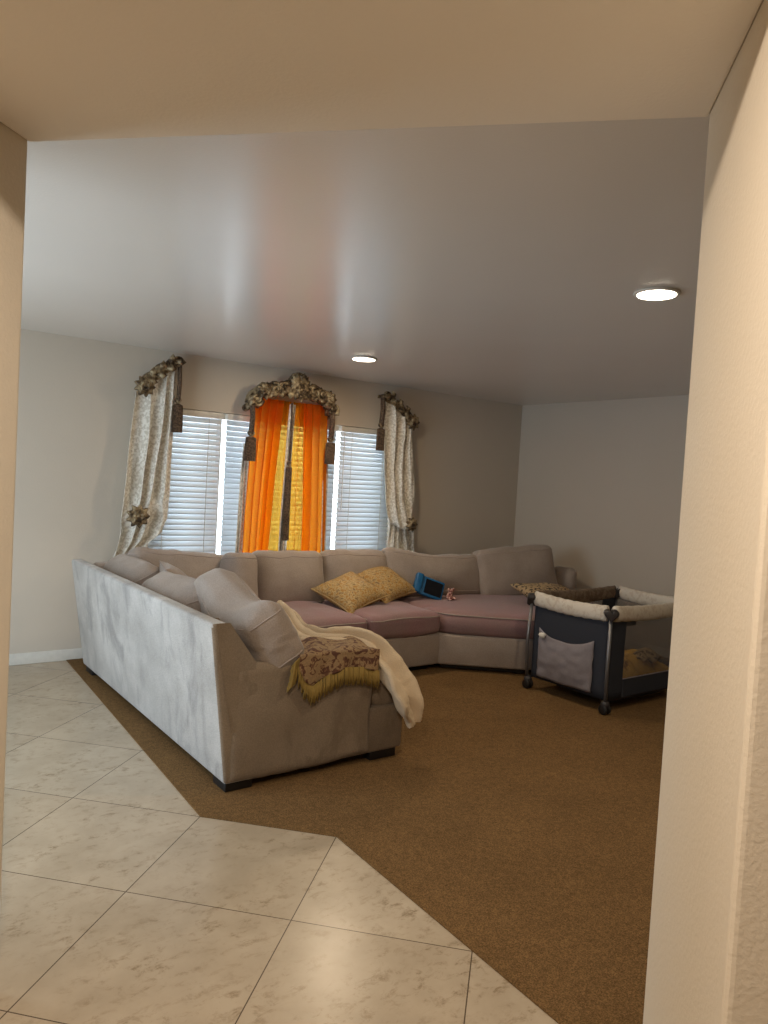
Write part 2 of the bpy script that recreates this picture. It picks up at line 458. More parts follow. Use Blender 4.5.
# ------------------------------------------------------------ drapes
mb_ = speckle('aged_bronze_carving', [(58, 44, 30), (128, 108, 78), (176, 160, 128)], 20, rough=.5, thr=.45, bstr=.4, bdist=.01)
mb_.node_tree.nodes['Principled BSDF'].inputs['Metallic'].default_value = .35
m_tas = speckle('brown_tassel_yarn', [(62, 46, 36), (112, 90, 68)], 90, thr=.5, bstr=.8)
m_jac = speckle('ivory_jacquard', [(204, 196, 180), (234, 229, 217)], 48, thr=.5, rough=.55, width=.03, bstr=.15)
def sheer(name, c, alpha, tw=.6, striped=None):
    m, nt, b = new_mat(name); out = nt.nodes['Material Output']
    b.inputs['Base Color'].default_value = lin(c); b.inputs['Roughness'].default_value = .7
    tr = nt.nodes.new('ShaderNodeBsdfTranslucent'); tr.inputs[0].default_value = lin(c)
    mx = nt.nodes.new('ShaderNodeMixShader'); mx.inputs[0].default_value = tw
    tp = nt.nodes.new('ShaderNodeBsdfTransparent'); tp.inputs[0].default_value = lin((255, 214, 100))
    m2 = nt.nodes.new('ShaderNodeMixShader'); m2.inputs[0].default_value = alpha
    tx = tex(nt, 'ShaderNodeTexNoise', 120, detail=2, stretch=(3, 3, .6))
    rr = ramp(nt, tx.outputs[0], [(.3, (alpha-.1,)*3+(1,)), (.7, (min(1, alpha+.1),)*3+(1,))])
    nt.links.new(rr, m2.inputs[0])
    L(nt, b, 0, mx, 1); L(nt, tr, 0, mx, 2); L(nt, tp, 0, m2, 1); L(nt, mx, 0, m2, 2); L(nt, m2, 0, out, 0)
    return m
m_or = sheer('orange_sheer', (246, 142, 30), .88, .8)
m_ye = sheer('amber_sheer', (255, 190, 48), .36, .85)

def interp(tab, t):
    for (a, x), (c, y) in zip(tab, tab[1:]):
        if t <= c: 
            k = (t-a)/(c-a); k = k*k*(3-2*k) if False else k
            return x+(y-x)*k
    return tab[-1][1]
def scroll(mbd, c, r, turns=1.6, th=.012, dirn=1, y=0, a0=0):
    pts = []; rr = []
    n = 26
    for i in range(n+1):
        t = i/n; a = a0+dirn*2*PI*turns*t; q = r*(1-.82*t)
        pts.append((c[0]+q*math.cos(a), c[1]+y-.02*t, c[2]+q*math.sin(a))); rr.append(th*(1-.45*t))
    mbd.tube(pts, rr, 6)
def leaf(mbd, c, ang, ln, wd, th=.02):
    """acanthus-like curled leaf in the wall plane"""
    def F(a, b2):
        s_ = (b2-.5)*2
        wv = wd*math.sin(PI*min(1, a*.92+.06))*(1+.12*math.sin(a*14))
        x = ln*a; z = s_*wv; y = -th*(math.sin(PI*a)*1.2+.5*a)-th*.6*(1-s_*s_)
        return Vector((c[0]+x*math.cos(ang)-z*math.sin(ang), c[1]+y, c[2]+x*math.sin(ang)+z*math.cos(ang)))
    mbd.grid(F, 14, 6)
def rosette(mbd, c, r):
    for k in range(9):
        leaf(mbd, c, 2*PI*k/9, r, r*.34, .02)
    for k in range(7):
        leaf(mbd, (c[0], c[1]-.018, c[2]), 2*PI*(k+.5)/7, r*.62, r*.24, .018)
    mbd.blob((c[0], c[1]-.035, c[2]), r*.22, r*.2, r*.22)
def tassel(x, y, ztop, zbot, label=None, parent=None, w_=.036, kf=.56, cw=.75):
    kz = zbot+.15*1.0+ (0)
    e = parent
    H_ = ztop-zbot
    zk = ztop-H_*kf
    MB().tube([(x, y, ztop), (x+.004, y-.006, (ztop+zk)/2), (x, y, zk)], w_*cw, 10, flat=.5).build('cord', m_tas, parent=e, smooth=True)
    MB().lathe([(.004, .045), (w_*.5, .035), (w_*.72, .018), (w_*.5, 0), (w_*.3, -.008)], (x, y, zk-.01)).build('knob', mb_, parent=e, smooth=True)
    sk = MB()
    n = 24; vs = []; fs = []
    prof = [(w_*.35, 0), (w_*.9, -.012), (w_*.95, -.05), (w_*1.0, -(zk-.02-zbot)), ]
    for r_, z in prof:
        for k in range(n*2):
            a = PI*k/n; q = r_*(1+.07*(-1)**k); vs.append((x+q*math.cos(a), y+q*math.sin(a)*.7, zk-.02+z))
    N2 = n*2
    for i in range(len(prof)-1):
        for k in range(N2): fs.append((i*N2+k, (i+1)*N2+k, (i+1)*N2+(k+1) % N2, i*N2+(k+1) % N2))
    fs.append(tuple((len(prof)-1)*N2+k for k in range(N2)))
    sk.add(vs, fs).build('fringe_skirt', m_tas, parent=e)

def scarf_holder(name, a, b2, label, big):
    """diagonal carved holder from low outer point a to high inner point b2 (x,z)"""
    e = empty(name, (b2[0], WY, b2[1]-.2), label, 'curtain holder', 'carved bronze curtain holders')
    y = WY-.10
    ax, az = a; bx, bz = b2
    m = MB(); n = 16; pts = []; rr = []
    for i in range(n+1):
        t = i/n; s_ = 1-t
        pts.append((ax+(bx-ax)*t, y-.01*math.sin(PI*t), az+(bz-az)*t+.025*math.sin(PI*t))); rr.append(.026+.018*abs(math.sin(t*9))+.012*s_)
    m.tube(pts, rr, 8)
    d = math.atan2(bz-az, bx-ax)
    for i in range(7):
        t = (i+.4)/7
        leaf(m, (ax+(bx-ax)*t, y-.03, az+(bz-az)*t+.02), d+(.7 if i % 2 else -.7)*(1 if bx > ax else -1), .085, .026, .022)
        scroll(m, (ax+(bx-ax)*t, y-.035, az+(bz-az)*t+.01), .03, 1.4, .008, 1 if i % 2 else -1)
    m.build('carved_bar', mb_, parent=e, smooth=True)
    m = MB(); rosette(m, (ax, y-.03, az-.01), big); m.build('rosette', mb_, parent=e, smooth=True)
    m = MB(); scroll(m, (bx, y-.03, bz-.005), .045, 1.5, .014)
    m.build('finial', mb_, parent=e, smooth=True)
    MB().box((ax-.015, y, az-.015), (ax+.015, WY, az+.015)).build('wall_bracket', mb_, parent=e)
    m = MB(); m.box((bx-.015, y, bz-.015), (bx+.015, WY, bz+.015))
    m.build('wall_bracket', mb_, parent=e)
    return e
HL = scarf_holder('scarf_holder', (1.905, 2.13), (2.165, 2.345), 'carved bronze holder slanting above the left ivory drape', .085)
tassel(2.185, WY-.12, 2.35, 1.79, parent=HL, w_=.042)
HR = scarf_holder('scarf_holder', (4.56, 2.10), (4.235, 2.31), 'carved bronze holder slanting above the right ivory drape', .085)
tassel(4.195, WY-.12, 2.32, 1.785, parent=HR, w_=.042)

def drape(name, left, right, top, bot, folds, label, ties, amp=.035, seed=1, y0=WY-.10):
    """left/right: x as function of v (0 top ... 1 bottom); top/bot: z at u=0 and u=1"""
    def F(u, v):
        x0 = interp(left, v); x1 = interp(right, v)
        uu = u+.06*math.sin(4*v+u*6+seed)+.03*math.sin(u*15+seed)
        z = (top[0]+(top[1]-top[0])*u)*(1-v)+(bot[0]+(bot[1]-bot[0])*u)*v
        ph = folds*2*PI*uu+seed+1.2*v
        pin = 1-.75*sum(math.exp(-((v-tv)/.05)**2) for tv, _ in ties)
        y = y0-amp*(.25+.75*min(1, v*3+.3))*pin*math.sin(ph)-.018*noise.noise(Vector((u*7, v*5, seed)))
        x = x0+(x1-x0)*u+.010*math.cos(ph)
        return Vector((x, y, z))
    return F
# left drape
Fl = drape('drape', [(0, 1.865), (.3, 1.83), (.6, 1.79), (.78, 1.775), (.88, 1.75), (1, 1.70)],
           [(0, 2.18), (.3, 2.18), (.6, 2.17), (.8, 2.15), (.88, 2.10), (.93, 2.0), (1, 1.98)], (2.10, 2.33), (.70, .80), 3.3, '', [(.72, 0)], seed=1)
ed = empty('window_drape', (1.95, WY-.1, .7), 'ivory patterned drape hung left of the window, tied back with a bronze rosette', 'curtain', 'ivory jacquard drapes')
MB().grid(Fl, 90, 60).build('drape_panel', m_jac, parent=ed, smooth=True, solid=.004)
m = MB(); rosette(m, (1.885, WY-.165, 1.12), .095); m.build('tieback_rosette', mb_, parent=ed, smooth=True)
# right drape: upper swag that puddles at the tie, tail below
ed = empty('window_drape', (4.5, WY-.1, .6), 'ivory patterned drape hung right of the window, bloused over its tieback', 'curtain', 'ivory jacquard drapes')
Fr = drape('drape', [(0, 4.22), (.3, 4.23), (.6, 4.25), (.8, 4.29), (.93, 4.34), (1, 4.39)],
           [(0, 4.60), (.3, 4.61), (.6, 4.63), (.9, 4.63), (1, 4.61)], (2.30, 2.06), (1.09, 1.12), 3.2, '', [], seed=2, y0=WY-.12)
def Fr2(u, v):
    q = Fr(u, v); q.z -= .07*math.sin(PI*u)*v**3; q.y -= .07*max(0, v-.55)*math.sin(PI*u)*2; return q
MB().grid(Fr2, 90, 50).build('drape_panel', m_jac, parent=ed, smooth=True, solid=.004)
Ft = drape('drape', [(0, 4.38), (.3, 4.40), (1, 4.42)], [(0, 4.64), (.4, 4.70), (1, 4.78)], (1.18, 1.20), (.62, .62), 4.0, '', [], seed=4, y0=WY-.075, amp=.026)
MB().grid(Ft, 70, 20).build('drape_tail', m_jac, parent=ed, smooth=True, solid=.004)
m = MB(); rosette(m, (4.56, WY-.20, 1.085), .075); m.build('tieback_rosette', mb_, parent=ed, smooth=True)

# centre: crown cornice, orange sheers, tassels
ec = empty('crown_cornice', (3.24, WY, 2.05), 'ornate carved bronze crown cornice above the orange sheers', 'cornice')
yb = WY-.15
def arch(t):  # t -1..1
    x = 3.235+.40*t; z = 2.175+.07*max(0, math.cos(t*PI/2))**.7 - .10*max(0, (abs(t)-.8)/.2)**2
    return x, z
m = MB(); pts = []; rr = []
for i in range(49):
    t = -1+2*i/48; x, z = arch(t); pts.append((x, yb+.05*abs(t)**3, z)); rr.append(.064+.010*math.sin(i*1.3))
m.tube(pts, rr, 10)
for s_ in (-1, 1):   # returns to the wall
    x, z = arch(s_); m.tube([(x, yb+.05, z), (x+.01*s_, WY-.04, z-.01), (x+.01*s_, WY, z-.02)], .032, 8)
m.build('cornice_rail', mb_, parent=ec, smooth=True)
m = MB()
for i in range(11):
    t = -.96+1.92*i/10; x, z = arch(t); yy = yb-.035+.05*abs(t)**3
    leaf(m, (x, yy, z+.0), (PI/2 if i % 2 else -PI/2)+t*.9, .085, .036, .024)
    scroll(m, (x, yy-.028, z), .056, 1.4, .015, 1 if t > 0 else -1, a0=i)
for t, rr_ in ((-.80, .08), (.80, .08), (-.42, .07), (.42, .07)):
    x, z = arch(t); rosette(m, (x, yb-.02, z-.005), rr_)
m.build('carved_scrolls', mb_, parent=ec, smooth=True)
m = MB(); cx = 3.235
rosette(m, (cx, yb-.05, 2.24), .10)
for s_ in (-1, 1):
    for k in range(4): leaf(m, (cx+s_*.02, yb-.045, 2.27), PI/2-s_*(.15+.38*k), .125-.012*k, .026, .02)
    scroll(m, (cx+s_*.14, yb-.045, 2.26), .05, 1.6, .014, s_)
    m.tube([(cx+s_*.10, yb-.03, 2.31), (cx+s_*.06, yb-.04, 2.37), (cx, yb-.04, 2.385)], .013, 8)
m.build('crest', mb_, parent=ec, smooth=True)
for s_, x in ((-1, 2.82), (1, 3.615)):
    tassel(x, WY-.15, 2.12, 1.60 if s_ < 0 else 1.62, parent=ec, w_=.048)
tassel(3.165, WY-.21, 2.12, .93, parent=ec, w_=.030, kf=.44, cw=.55)

def sheerpanel(x0, x1, xb0, xb1, folds, amp, y0, seed, mat, z0=2.15, z1=.64):
    def F(u, v):
        ph = folds*2*PI*u+seed+.8*math.sin(3*v+seed)
        a = x0+(x1-x0)*u; c = xb0+(xb1-xb0)*u
        return Vector((a+(c-a)*v**.8+.012*math.cos(ph), y0-amp*math.sin(ph)*(1-.3*v)-.01*noise.noise(Vector((u*5, v*3, seed))), z0+(z1-z0)*v))
    return MB().grid(F, 110, 24)
es = empty('sheer_curtain', (3.0, WY-.1, .64), 'gathered orange sheer curtain, left panel under the bronze crown', 'curtain', 'orange sheer curtains')
sheerpanel(2.86, 3.14, 2.80, 3.04, 4, .026, WY-.085, .3, m_or).build('sheer_panel', m_or, parent=es, smooth=True)
sheerpanel(3.06, 3.24, 2.96, 3.17, 2, .012, WY-.06, 1.3, m_ye).build('inner_edge', m_ye, parent=es, smooth=True)['label'] = 'thin amber see-through edge'
sheerpanel(2.80, 2.85, 2.755, 2.815, 2, .01, WY-.075, 1.3, m_jac, 1.75, .64).build('beaded_edge', m_jac, parent=es, smooth=True)['label'] = 'ivory beaded lace edge'
es = empty('sheer_curtain', (3.5, WY-.1, .64), 'gathered orange sheer curtain, right panel under the bronze crown', 'curtain', 'orange sheer curtains')
sheerpanel(3.36, 3.60, 3.40, 3.64, 3, .026, WY-.085, 2.3, m_or).build('sheer_panel', m_or, parent=es, smooth=True)
sheerpanel(3.25, 3.45, 3.25, 3.48, 3, .014, WY-.06, .3, m_ye).build('inner_edge', m_ye, parent=es, smooth=True)['label'] = 'thin amber see-through edge'
sheerpanel(3.60, 3.63, 3.625, 3.665, 2, .008, WY-.075, 1.3, m_jac, 1.75, .64).build('beaded_edge', m_jac, parent=es, smooth=True)['label'] = 'ivory beaded lace edge'
es = empty('lace_panel', (3.23, WY-.06, .64), 'narrow ivory patterned panel hanging between the two orange sheers', 'curtain')
sheerpanel(3.20, 3.235, 3.14, 3.20, 2, .016, WY-.125, .6, m_jac, 2.12, .64).build('lace_cloth', m_jac, parent=es, smooth=True)

# ------------------------------------------------------------ ceiling lights
m_em, nt, b = new_mat('lamp_diffuser'); b.inputs['Base Color'].default_value = (1, .95, .85, 1)
b.inputs['Emission Color'].default_value = (1, .88, .68, 1); b.inputs['Emission Strength'].default_value = 10
for (x, y), lb in (((3.267, 4.765), 'lit round recessed ceiling light near the window wall'), ((3.025, 2.060), 'lit round recessed ceiling light near the doorway, the nearer one')):
    e = empty('recessed_light', (x, y, CEIL-.012), lb, 'ceiling light', 'round recessed ceiling lights')
    MB().lathe([(.098, .0), (.104, .004), (.10, .011)], (x, y, CEIL-.0119), 40).build('trim_ring', m_trim, parent=e, smooth=True)
    MB().lathe([(.086, 0), (.088, .006)], (x, y, CEIL-.0155), 40).build('diffuser', m_em, parent=e)
    area('lamp_glow', (0, 0, -.008), (0, 0, 0), .15, .15, CAN_LIGHT, (1, .80, .56), shape='DISK', parent=e)
# hall ceiling lamp behind the camera
hx, hy = hp(-.45, .55)
e = empty('hall_light', (hx, hy, 2.601), 'round flush ceiling light in the hall behind the doorway', 'ceiling light')
MB().lathe([(.10, .0), (.13, .01), (.135, .05), (.13, .058)], (hx, hy, 2.601), 32).build('lamp_dish', m_trim, parent=e, smooth=True)
area('lamp_glow', (0, 0, -.015), (0, 0, 0), .16, .16, HALL_LIGHT, (1, .86, .72), shape='DISK', parent=e)
# dining area lamp to the left, out of view
# ------------------------------------------------------------ sofa
so = empty('sectional_sofa', (2.6, 4.9, 0), 'large taupe chenille sectional sofa wrapping the corner by the window', 'sofa')
YN = 3.10
# outer side back: leaning panel
def slab(pb, pt, z0, z1, name, mat, bevel=.018):
    vs = [(x, y, z0) for x, y in pb]+[(x, y, z1) for x, y in pt]
    return MB().add(vs, [(3,2,1,0),(4,5,6,7),(0,1,5,4),(1,2,6,5),(2,3,7,6),(3,0,4,7)]).build(name, mat, parent=so, bevel=bevel)
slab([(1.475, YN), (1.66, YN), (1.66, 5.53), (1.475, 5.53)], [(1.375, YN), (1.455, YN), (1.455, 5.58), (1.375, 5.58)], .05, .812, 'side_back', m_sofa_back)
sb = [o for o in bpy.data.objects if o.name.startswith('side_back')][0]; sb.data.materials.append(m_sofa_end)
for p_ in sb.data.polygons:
    if p_.normal.y < -.9: p_.material_index = 1  # near end face takes the chenille copy with painted shade
# near wing (slanted end of the back) and arm panel
w_ = MB()
vs = [(1.50, YN-.003, .30), (1.64, YN-.003, .30), (1.60, YN-.003, .615), (1.462, YN-.003, .806), (1.405, YN-.003, .806)]
n = len(vs); vs += [(x, y+.13, z) for x, y, z in vs]
w_.add(vs, [tuple(range(n))[::-1], tuple(range(n, 2*n))][::-1]+[(i, (i+1) % n, n+(i+1) % n, n+i)[::-1] for i in range(n)])
w_.f = [f[::-1] for f in w_.f]
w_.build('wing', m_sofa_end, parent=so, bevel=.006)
def Fa(name, x0, x1, y0, y1, z0, z1, r, mat, wr=.004, seed=3, crown=(.0, .004, .012), sag=None, n=22):
    c = Vector(((x0+x1)/2, (y0+y1)/2, (z0+z1)/2))
    F = cushion_F(x1-x0, y1-y0, z1-z0, r, crown, wr, seed, sag)
    return soft_box(lambda u, v, t: c+F(u, v, t), n).build(name, mat, parent=so, smooth=True)
def armsag(P):
    if P.z > 0: P.z -= .09*max(0, (P.x+.40)/.80)**1.6*(P.z/.27)
    return P
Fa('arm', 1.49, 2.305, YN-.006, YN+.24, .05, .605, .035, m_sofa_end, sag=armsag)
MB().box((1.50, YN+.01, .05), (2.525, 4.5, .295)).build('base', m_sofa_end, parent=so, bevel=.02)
MB().box((1.60, 4.44, .05), (3.94, 5.50, .295)).build('base', m_sofa, parent=so, bevel=.02)
wedge = [(3.925, 5.5), (3.925, 4.44), (4.46, 3.985), (4.95, 3.86), (5.45, 3.95), (5.80, 4.25), (5.93, 4.75), (5.93, 5.5)]
MB().prism(wedge, .05, .295).build('base', m_sofa, parent=so, bevel=.02)
# back along the window wall with curved end
MB().prism([(1.52, 5.58), (1.52, 5.44), (4.6, 5.44), (5.35, 5.36), (5.55, 5.18), (5.66, 5.24), (5.60, 5.45), (5.40, 5.58)], .05, .79).build('window_side_back', m_sofa, parent=so, bevel=.03)
# feet
for x0, y0, x1, y1 in ((1.49, YN+.02, 1.63, YN+.16), (2.32, YN+.02, 2.49, YN+.16), (1.49, 5.35, 1.62, 5.50), (2.33, 4.2, 2.45, 4.4), (3.70, 4.50, 3.86, 4.62), (4.44, 4.06, 4.56, 4.2), (5.6, 4.4, 5.75, 4.55), (5.75, 5.3, 5.9, 5.45)):
    MB().box((x0, y0, .006), (x1, y1, .056)).build('foot', m_black, parent=so, bevel=.005)
MB().box((1.53, YN+.05, .03), (2.44, 4.40, .052)).build('plinth', m_black, parent=so)
MB().box((1.64, 4.50, .03), (3.90, 5.45, .052)).build('plinth', m_black, parent=so)
MB().prism([(x*.94+.285, y*.94+.285) for x, y in wedge], .02, .052).build('plinth', m_black, parent=so)
# seat cushions
def seat(x0, x1, y0, y1, z0=.295, z1=.475, seed=1, name='seat_cushion', crown=(.0, .0, .022), mat=None):
    c = Vector(((x0+x1)/2, (y0+y1)/2, (z0+z1)/2)); F = cushion_F(x1-x0, y1-y0, z1-z0, .055, crown, .0045, seed)
    o = soft_box(lambda u, v, t: c+F(u, v, t), 22).build(name, mat or m_seat, parent=so, smooth=True)
    MB().tube([c+q for q in loop_on(F, .72)], .005, 6, closed=True).build('piping', m_pipe, parent=o, smooth=True, local=True, loc=(0, 0, 0)).location = -(o.location+so.location)
    return o
seat(1.62, 2.515, YN+.22, 4.40, seed=1)
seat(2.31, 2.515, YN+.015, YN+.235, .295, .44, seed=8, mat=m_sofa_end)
seat(1.62, 2.49, 4.42, 5.42, seed=2)
seat(2.50, 3.215, 4.42, 5.42, seed=3)
seat(3.225, 3.94, 4.42, 5.42, seed=4)
# wedge seat: soft prism
def wedge_seat():
    P = [(3.95, 5.40), (3.95, 4.43), (4.47, 3.97), (4.95, 3.85), (5.44, 3.94), (5.78, 4.25), (5.88, 4.75), (5.80, 5.2), (5.5, 5.38)]
    cx_, cy_ = 4.8, 4.7
    # dense outline
    out_ = []
    for i in range(len(P)):
        a = Vector(P[i]); c = Vector(P[(i+1) % len(P)])
        for k in range(10): out_.append(a+(c-a)*k/10)
    for _ in range(2): out_ = [(out_[i-1]+out_[i]*2+out_[(i+1) % len(out_)])/4 for i in range(len(out_))]
    N = len(out_); rings = [(.0, .295), (.6, .295), (.96, .295), (1, .32), (1.012, .38), (1.005, .44), (.985, .455), (.95, .472), (.85, .485), (.6, .492), (.3, .495), (0, .496)]
    vs = []; fs = []
    for s_, z in rings:
        for q in out_:
            x = cx_+(q.x-cx_)*s_; y = cy_+(q.y-cy_)*s_
            zz = z+(.006*noise.noise(Vector((x*6, y*6, z*3))) if z > .3 else 0)
            vs.append((x, y, zz))
    for i in range(len(rings)-1):
        for k in range(N): fs.append((i*N+k, i*N+(k+1) % N, (i+1)*N+(k+1) % N, (i+1)*N+k))
    o = MB().add(vs, fs).build('seat_cushion', m_seat, parent=so, smooth=True, weld=True)
    MB().tube([(cx_+(q.x-cx_)*1.0, cy_+(q.y-cy_)*1.0, .455) for q in out_], .005, 6, closed=True).build('piping', m_pipe, parent=so, smooth=True)
wedge_seat()

# loose back cushions along the window
G = 'loose taupe back cushions'
def deg(*a): return tuple(math.radians(x) for x in a)
soft_thing('back_cushion', (.66, .20, .46), .07, (2.975, 5.28, .645), deg(-12, 0, 0), m_sofa, 'square taupe back cushion upright in front of the orange sheers', 'cushion', G, crown=(.0, .06, .01), seed=2)
soft_thing('back_cushion', (.66, .20, .46), .07, (3.625, 5.28, .645), deg(-12, 0, -1), m_sofa, 'taupe back cushion behind the gold throw pillows, below the right blind', 'cushion', G, crown=(.0, .06, .01), seed=3)
def droop(P):
    P.z -= .05*(1-abs(P.x)/.5)*(P.z > 0)*(P.z/.24); P.z += .03*(-P.x/.5)*(P.z > 0); return P
soft_thing('back_cushion', (1.0, .20, .43), .07, (4.42, 5.16, .665), deg(-14, 0, -9), m_sofa, 'long taupe back cushion slouching behind the blue tablet', 'cushion', G, crown=(.0, .06, .0), seed=4, sag=droop)
soft_thing('back_cushion', (.84, .22, .48), .07, (5.27, 4.94, .69), deg(-10, -6, -16), m_sofa, 'tall taupe back cushion at the right end of the sofa', 'cushion', G, crown=(.0, .07, .01), seed=5)
# left corner pile
soft_thing('back_cushion', (.84, .20, .44), .08, (2.08, 5.27, .665), deg(-20, 6, 3), m_sofa, 'slumped taupe cushion in the sofa corner under the left blind', 'cushion', G, crown=(.0, .05, .01), seed=6)
soft_thing('back_cushion', (.30, .16, .46), .07, (2.48, 5.12, .655), deg(-14, 8, 16), m_sofa, 'narrow taupe cushion wedged beside the cushion under the orange sheers', 'cushion', G, crown=(.0, .04, .01), seed=7)
def waist(P):
    k = max(0, P.z/.22); P.z += .045*(math.cos((P.x-.28)*8)-.3)*k; P.z += (-.055 if P.z > 0 else .05)*max(0, -P.x/.5+.1)*min(1, abs(P.z)/.1); P.y -= .02*math.cos((P.x-.28)*8); return P
soft_thing('back_cushion', (.70, .22, .42), .08, (1.71, 5.08, .645), deg(-26, 0, 90), m_sofa, 'taupe cushion leaning on the long side back, farthest of the row', 'cushion', G, crown=(.0, .06, .01), seed=8)
throw_pillow('throw_pillow', .42, .40, .16, (1.84, 4.64, .72), deg(50, 0, 75), m_sofa, 'small taupe pillow lying between the cushions of the long side', 'pillow', None, seed=5, rim=m_pipe)
soft_thing('back_cushion', (.72, .22, .42), .08, (1.69, 4.20, .645), deg(-26, 0, 90), m_sofa, 'taupe cushion leaning on the long side back, middle of the row', 'cushion', G, crown=(.0, .07, .01), seed=9)
soft_thing('back_cushion', (1.0, .21, .42), .07, (1.765, 3.58, .695), deg(-30, 0, 83), m_sofa, 'big ribbed taupe cushion at the near end of the sofa', 'cushion', G, crown=(.0, .06, .02), seed=10, sag=waist, wr=.006, n=30)

# gold pillows
m_gold = speckle('gold_damask', [(158, 116, 52), (188, 162, 112), (122, 94, 54)], 40, thr=.47, rough=.7, width=.03, bstr=.3, dist=.8)
m_gp = plain('gold_piping', (178, 150, 98), .7)
throw_pillow('throw_pillow', .46, .44, .18, (3.37, 4.92, .585), deg(24, 3, -30), m_gold, 'gold damask throw pillow lying on the seat, left of two', 'pillow', 'gold damask pillows', seed=2, rim=m_gp, spin=PI/4)
throw_pillow('throw_pillow', .46, .44, .18, (3.80, 5.06, .62), deg(24, 12, -25), m_gold, 'gold damask throw pillow lying on the seat, right of two', 'pillow', 'gold damask pillows', seed=3, rim=m_gp, spin=PI/4)

# tablet in blue case
et = empty('tablet', (4.17, 4.90, .51), 'small tablet in a chunky blue case leaning on the long cushion', 'tablet')
et.rotation_euler = deg(-24, 18, -26); et.scale = (1.2, 1.2, 1.15)
MB().box((-.085, -.012, 0), (.105, .012, .15)).build('case', m_blue, parent=et, local=True, bevel=.010)
MB().box((-.045, -.0145, .02), (.09, -.0125, .132)).build('screen', m_glassy, parent=et, local=True)
MB().box((-.125, -.03, 0), (-.07, .02, .155)).build('handle', m_blue, parent=et, local=True, bevel=.012)
m_toy = speckle('toy_cloth', [(216, 176, 160), (120, 60, 60)], 60, thr=.52)
m = MB(); tx_, tz_ = -.085, -.035
for (bx_, by_, bz_, ra_, rb_, rc_) in ((4.42, 4.80, .562, .032, .026, .034), (4.43, 4.80, .602, .023, .02, .023), (4.405, 4.80, .618, .012, .01, .014), (4.45, 4.79, .618, .012, .01, .014), (4.45, 4.775, .542, .016, .024, .015), (4.40, 4.775, .542, .016, .024, .015)): m.blob((bx_+tx_, by_, bz_+tz_), ra_, rb_, rc_, jit=.2)
setp(m.build('soft_toy', m_toy, smooth=True), 'tiny pink patterned soft toy on the seat beside the tablet', 'toy')

# ------------------------------------------------------------ throws on the arm
m_cream = plain('cream_plush', (216, 196, 166), .95, bscale=160, bstr=.8, bdist=.006)
path = [(2.16, 3.95, .74, .09), (2.15, 3.75, .70, .10), (2.14, 3.60, .64, .12), (2.18, 3.45, .63, .12), (2.29, 3.34, .635, .12), (2.36, 3.22, .605, .15),
        (2.40, 3.11, .525, .19), (2.45, 3.05, .43, .22), (2.50, 3.025, .34, .20), (2.545, 3.03, .25, .11), (2.56, 3.03, .20, .10)]
def ribbon(path, across, seed, thick_n=10, amp=.016, nu=30, nv=160):
    P = [Vector(q[:3]) for q in path]; W_ = [q[3] for q in path]; n = len(P)-1
    def cat(arr, t):
        i = min(int(t), n-1); f = t-i
        p0 = arr[max(i-1, 0)]; p1 = arr[i]; p2 = arr[i+1]; p3 = arr[min(i+2, n)]
        return .5*((2*p1)+(p2-p0)*f+(2*p0-5*p1+4*p2-p3)*f*f+(3*p1-p0-3*p2+p3)*f**3)
    def F(u, v):
        t = v*n; c = cat(P, t); c2 = cat(P, min(n, t+.05)); c1 = cat(P, max(0, t-.05))
        tan = (c2-c1).normalized(); ax = across(v).normalized(); ax = (ax-tan*ax.dot(tan)).normalized()
        nr = ax.cross(tan)
        wd = cat(W_, t); s_ = (u-.5)*2
        bulge = (1-s_*s_)*.045+amp*math.sin(s_*7+v*6+seed)
        return c+ax*(s_*wd*.5)+nr*bulge+nr*(.016*noise.noise(Vector((s_*2, v*12, seed)))+.003*noise.noise(Vector((s_*6, v*40, seed))))
    return MB().grid(F, nu, nv)
def acr(v):
    a = Vector((1, .1, 0)); c = Vector((.25, .8, .55)); d = Vector((1, .2, .2))
    return a.lerp(c, min(1, v/.55)) if v < .55 else c.lerp(d, min(1, (v-.55)/.35))
bl = ribbon(path, acr, 1)
o = bl.build('plush_blanket', m_cream, smooth=True, solid=.03)
setp(o, 'cream plush blanket hanging over the low near arm of the sofa', 'blanket')

m_tap, nt, b = new_mat('brown_tapestry'); b.inputs['Roughness'].default_value = .85
t1 = tex(nt, 'ShaderNodeTexNoise', 22, detail=4, dist=1.5); t2 = tex(nt, 'ShaderNodeTexVoronoi', 200)
c1 = ramp(nt, t1.outputs[0], [(.40, lin((92, 58, 44))), (.46, lin((120, 84, 60))), (.50, lin((164, 136, 98))), (.6, lin((150, 124, 90)))])
nt.links.new(mixnode(nt, .25, c1, t2.outputs[0], 'MULTIPLY'), b.inputs['Base Color']); bump(nt, b, t1.outputs[0], .3, .004)
m_fr = plain('gold_fringe_yarn', (140, 116, 56), .8, bscale=120)
ett = empty('tapestry_throw', (2.05, 3.07, .45), 'brown floral tapestry throw with gold fringe draped over the sofa arm', 'throw')
def hem(u):   # x, z of the hem on the outer face
    x = 1.805+.50*u; z = interp([(0, .60), (.10, .505), (.2, .465), (.35, .505), (.55, .54), (.8, .53), (1, .50)], u); return x, z
def Ftap(u, v):
    # v 0: back on top of arm, ... 1: hem
    xh, zh = hem(u); x = 1.83+.47*u+.02*math.sin(u*9)
    top = .622-.03*max(0, u-.5)
    if v < .5:
        k = v/.5; return Vector((x+.015*math.sin(5*k), 3.36-.27*k, top+.012+.010*math.sin(u*14+k*5)))
    k = (v-.5)/.5
    return Vector((x+(xh-x)*k, 3.085-.012*math.sin(u*16)*k-.012, top+.01-(top+.01-zh)*k))
MB().grid(Ftap, 50, 24).build('tapestry_cloth', m_tap, parent=ett, smooth=True, solid=.008)
fm = MB()
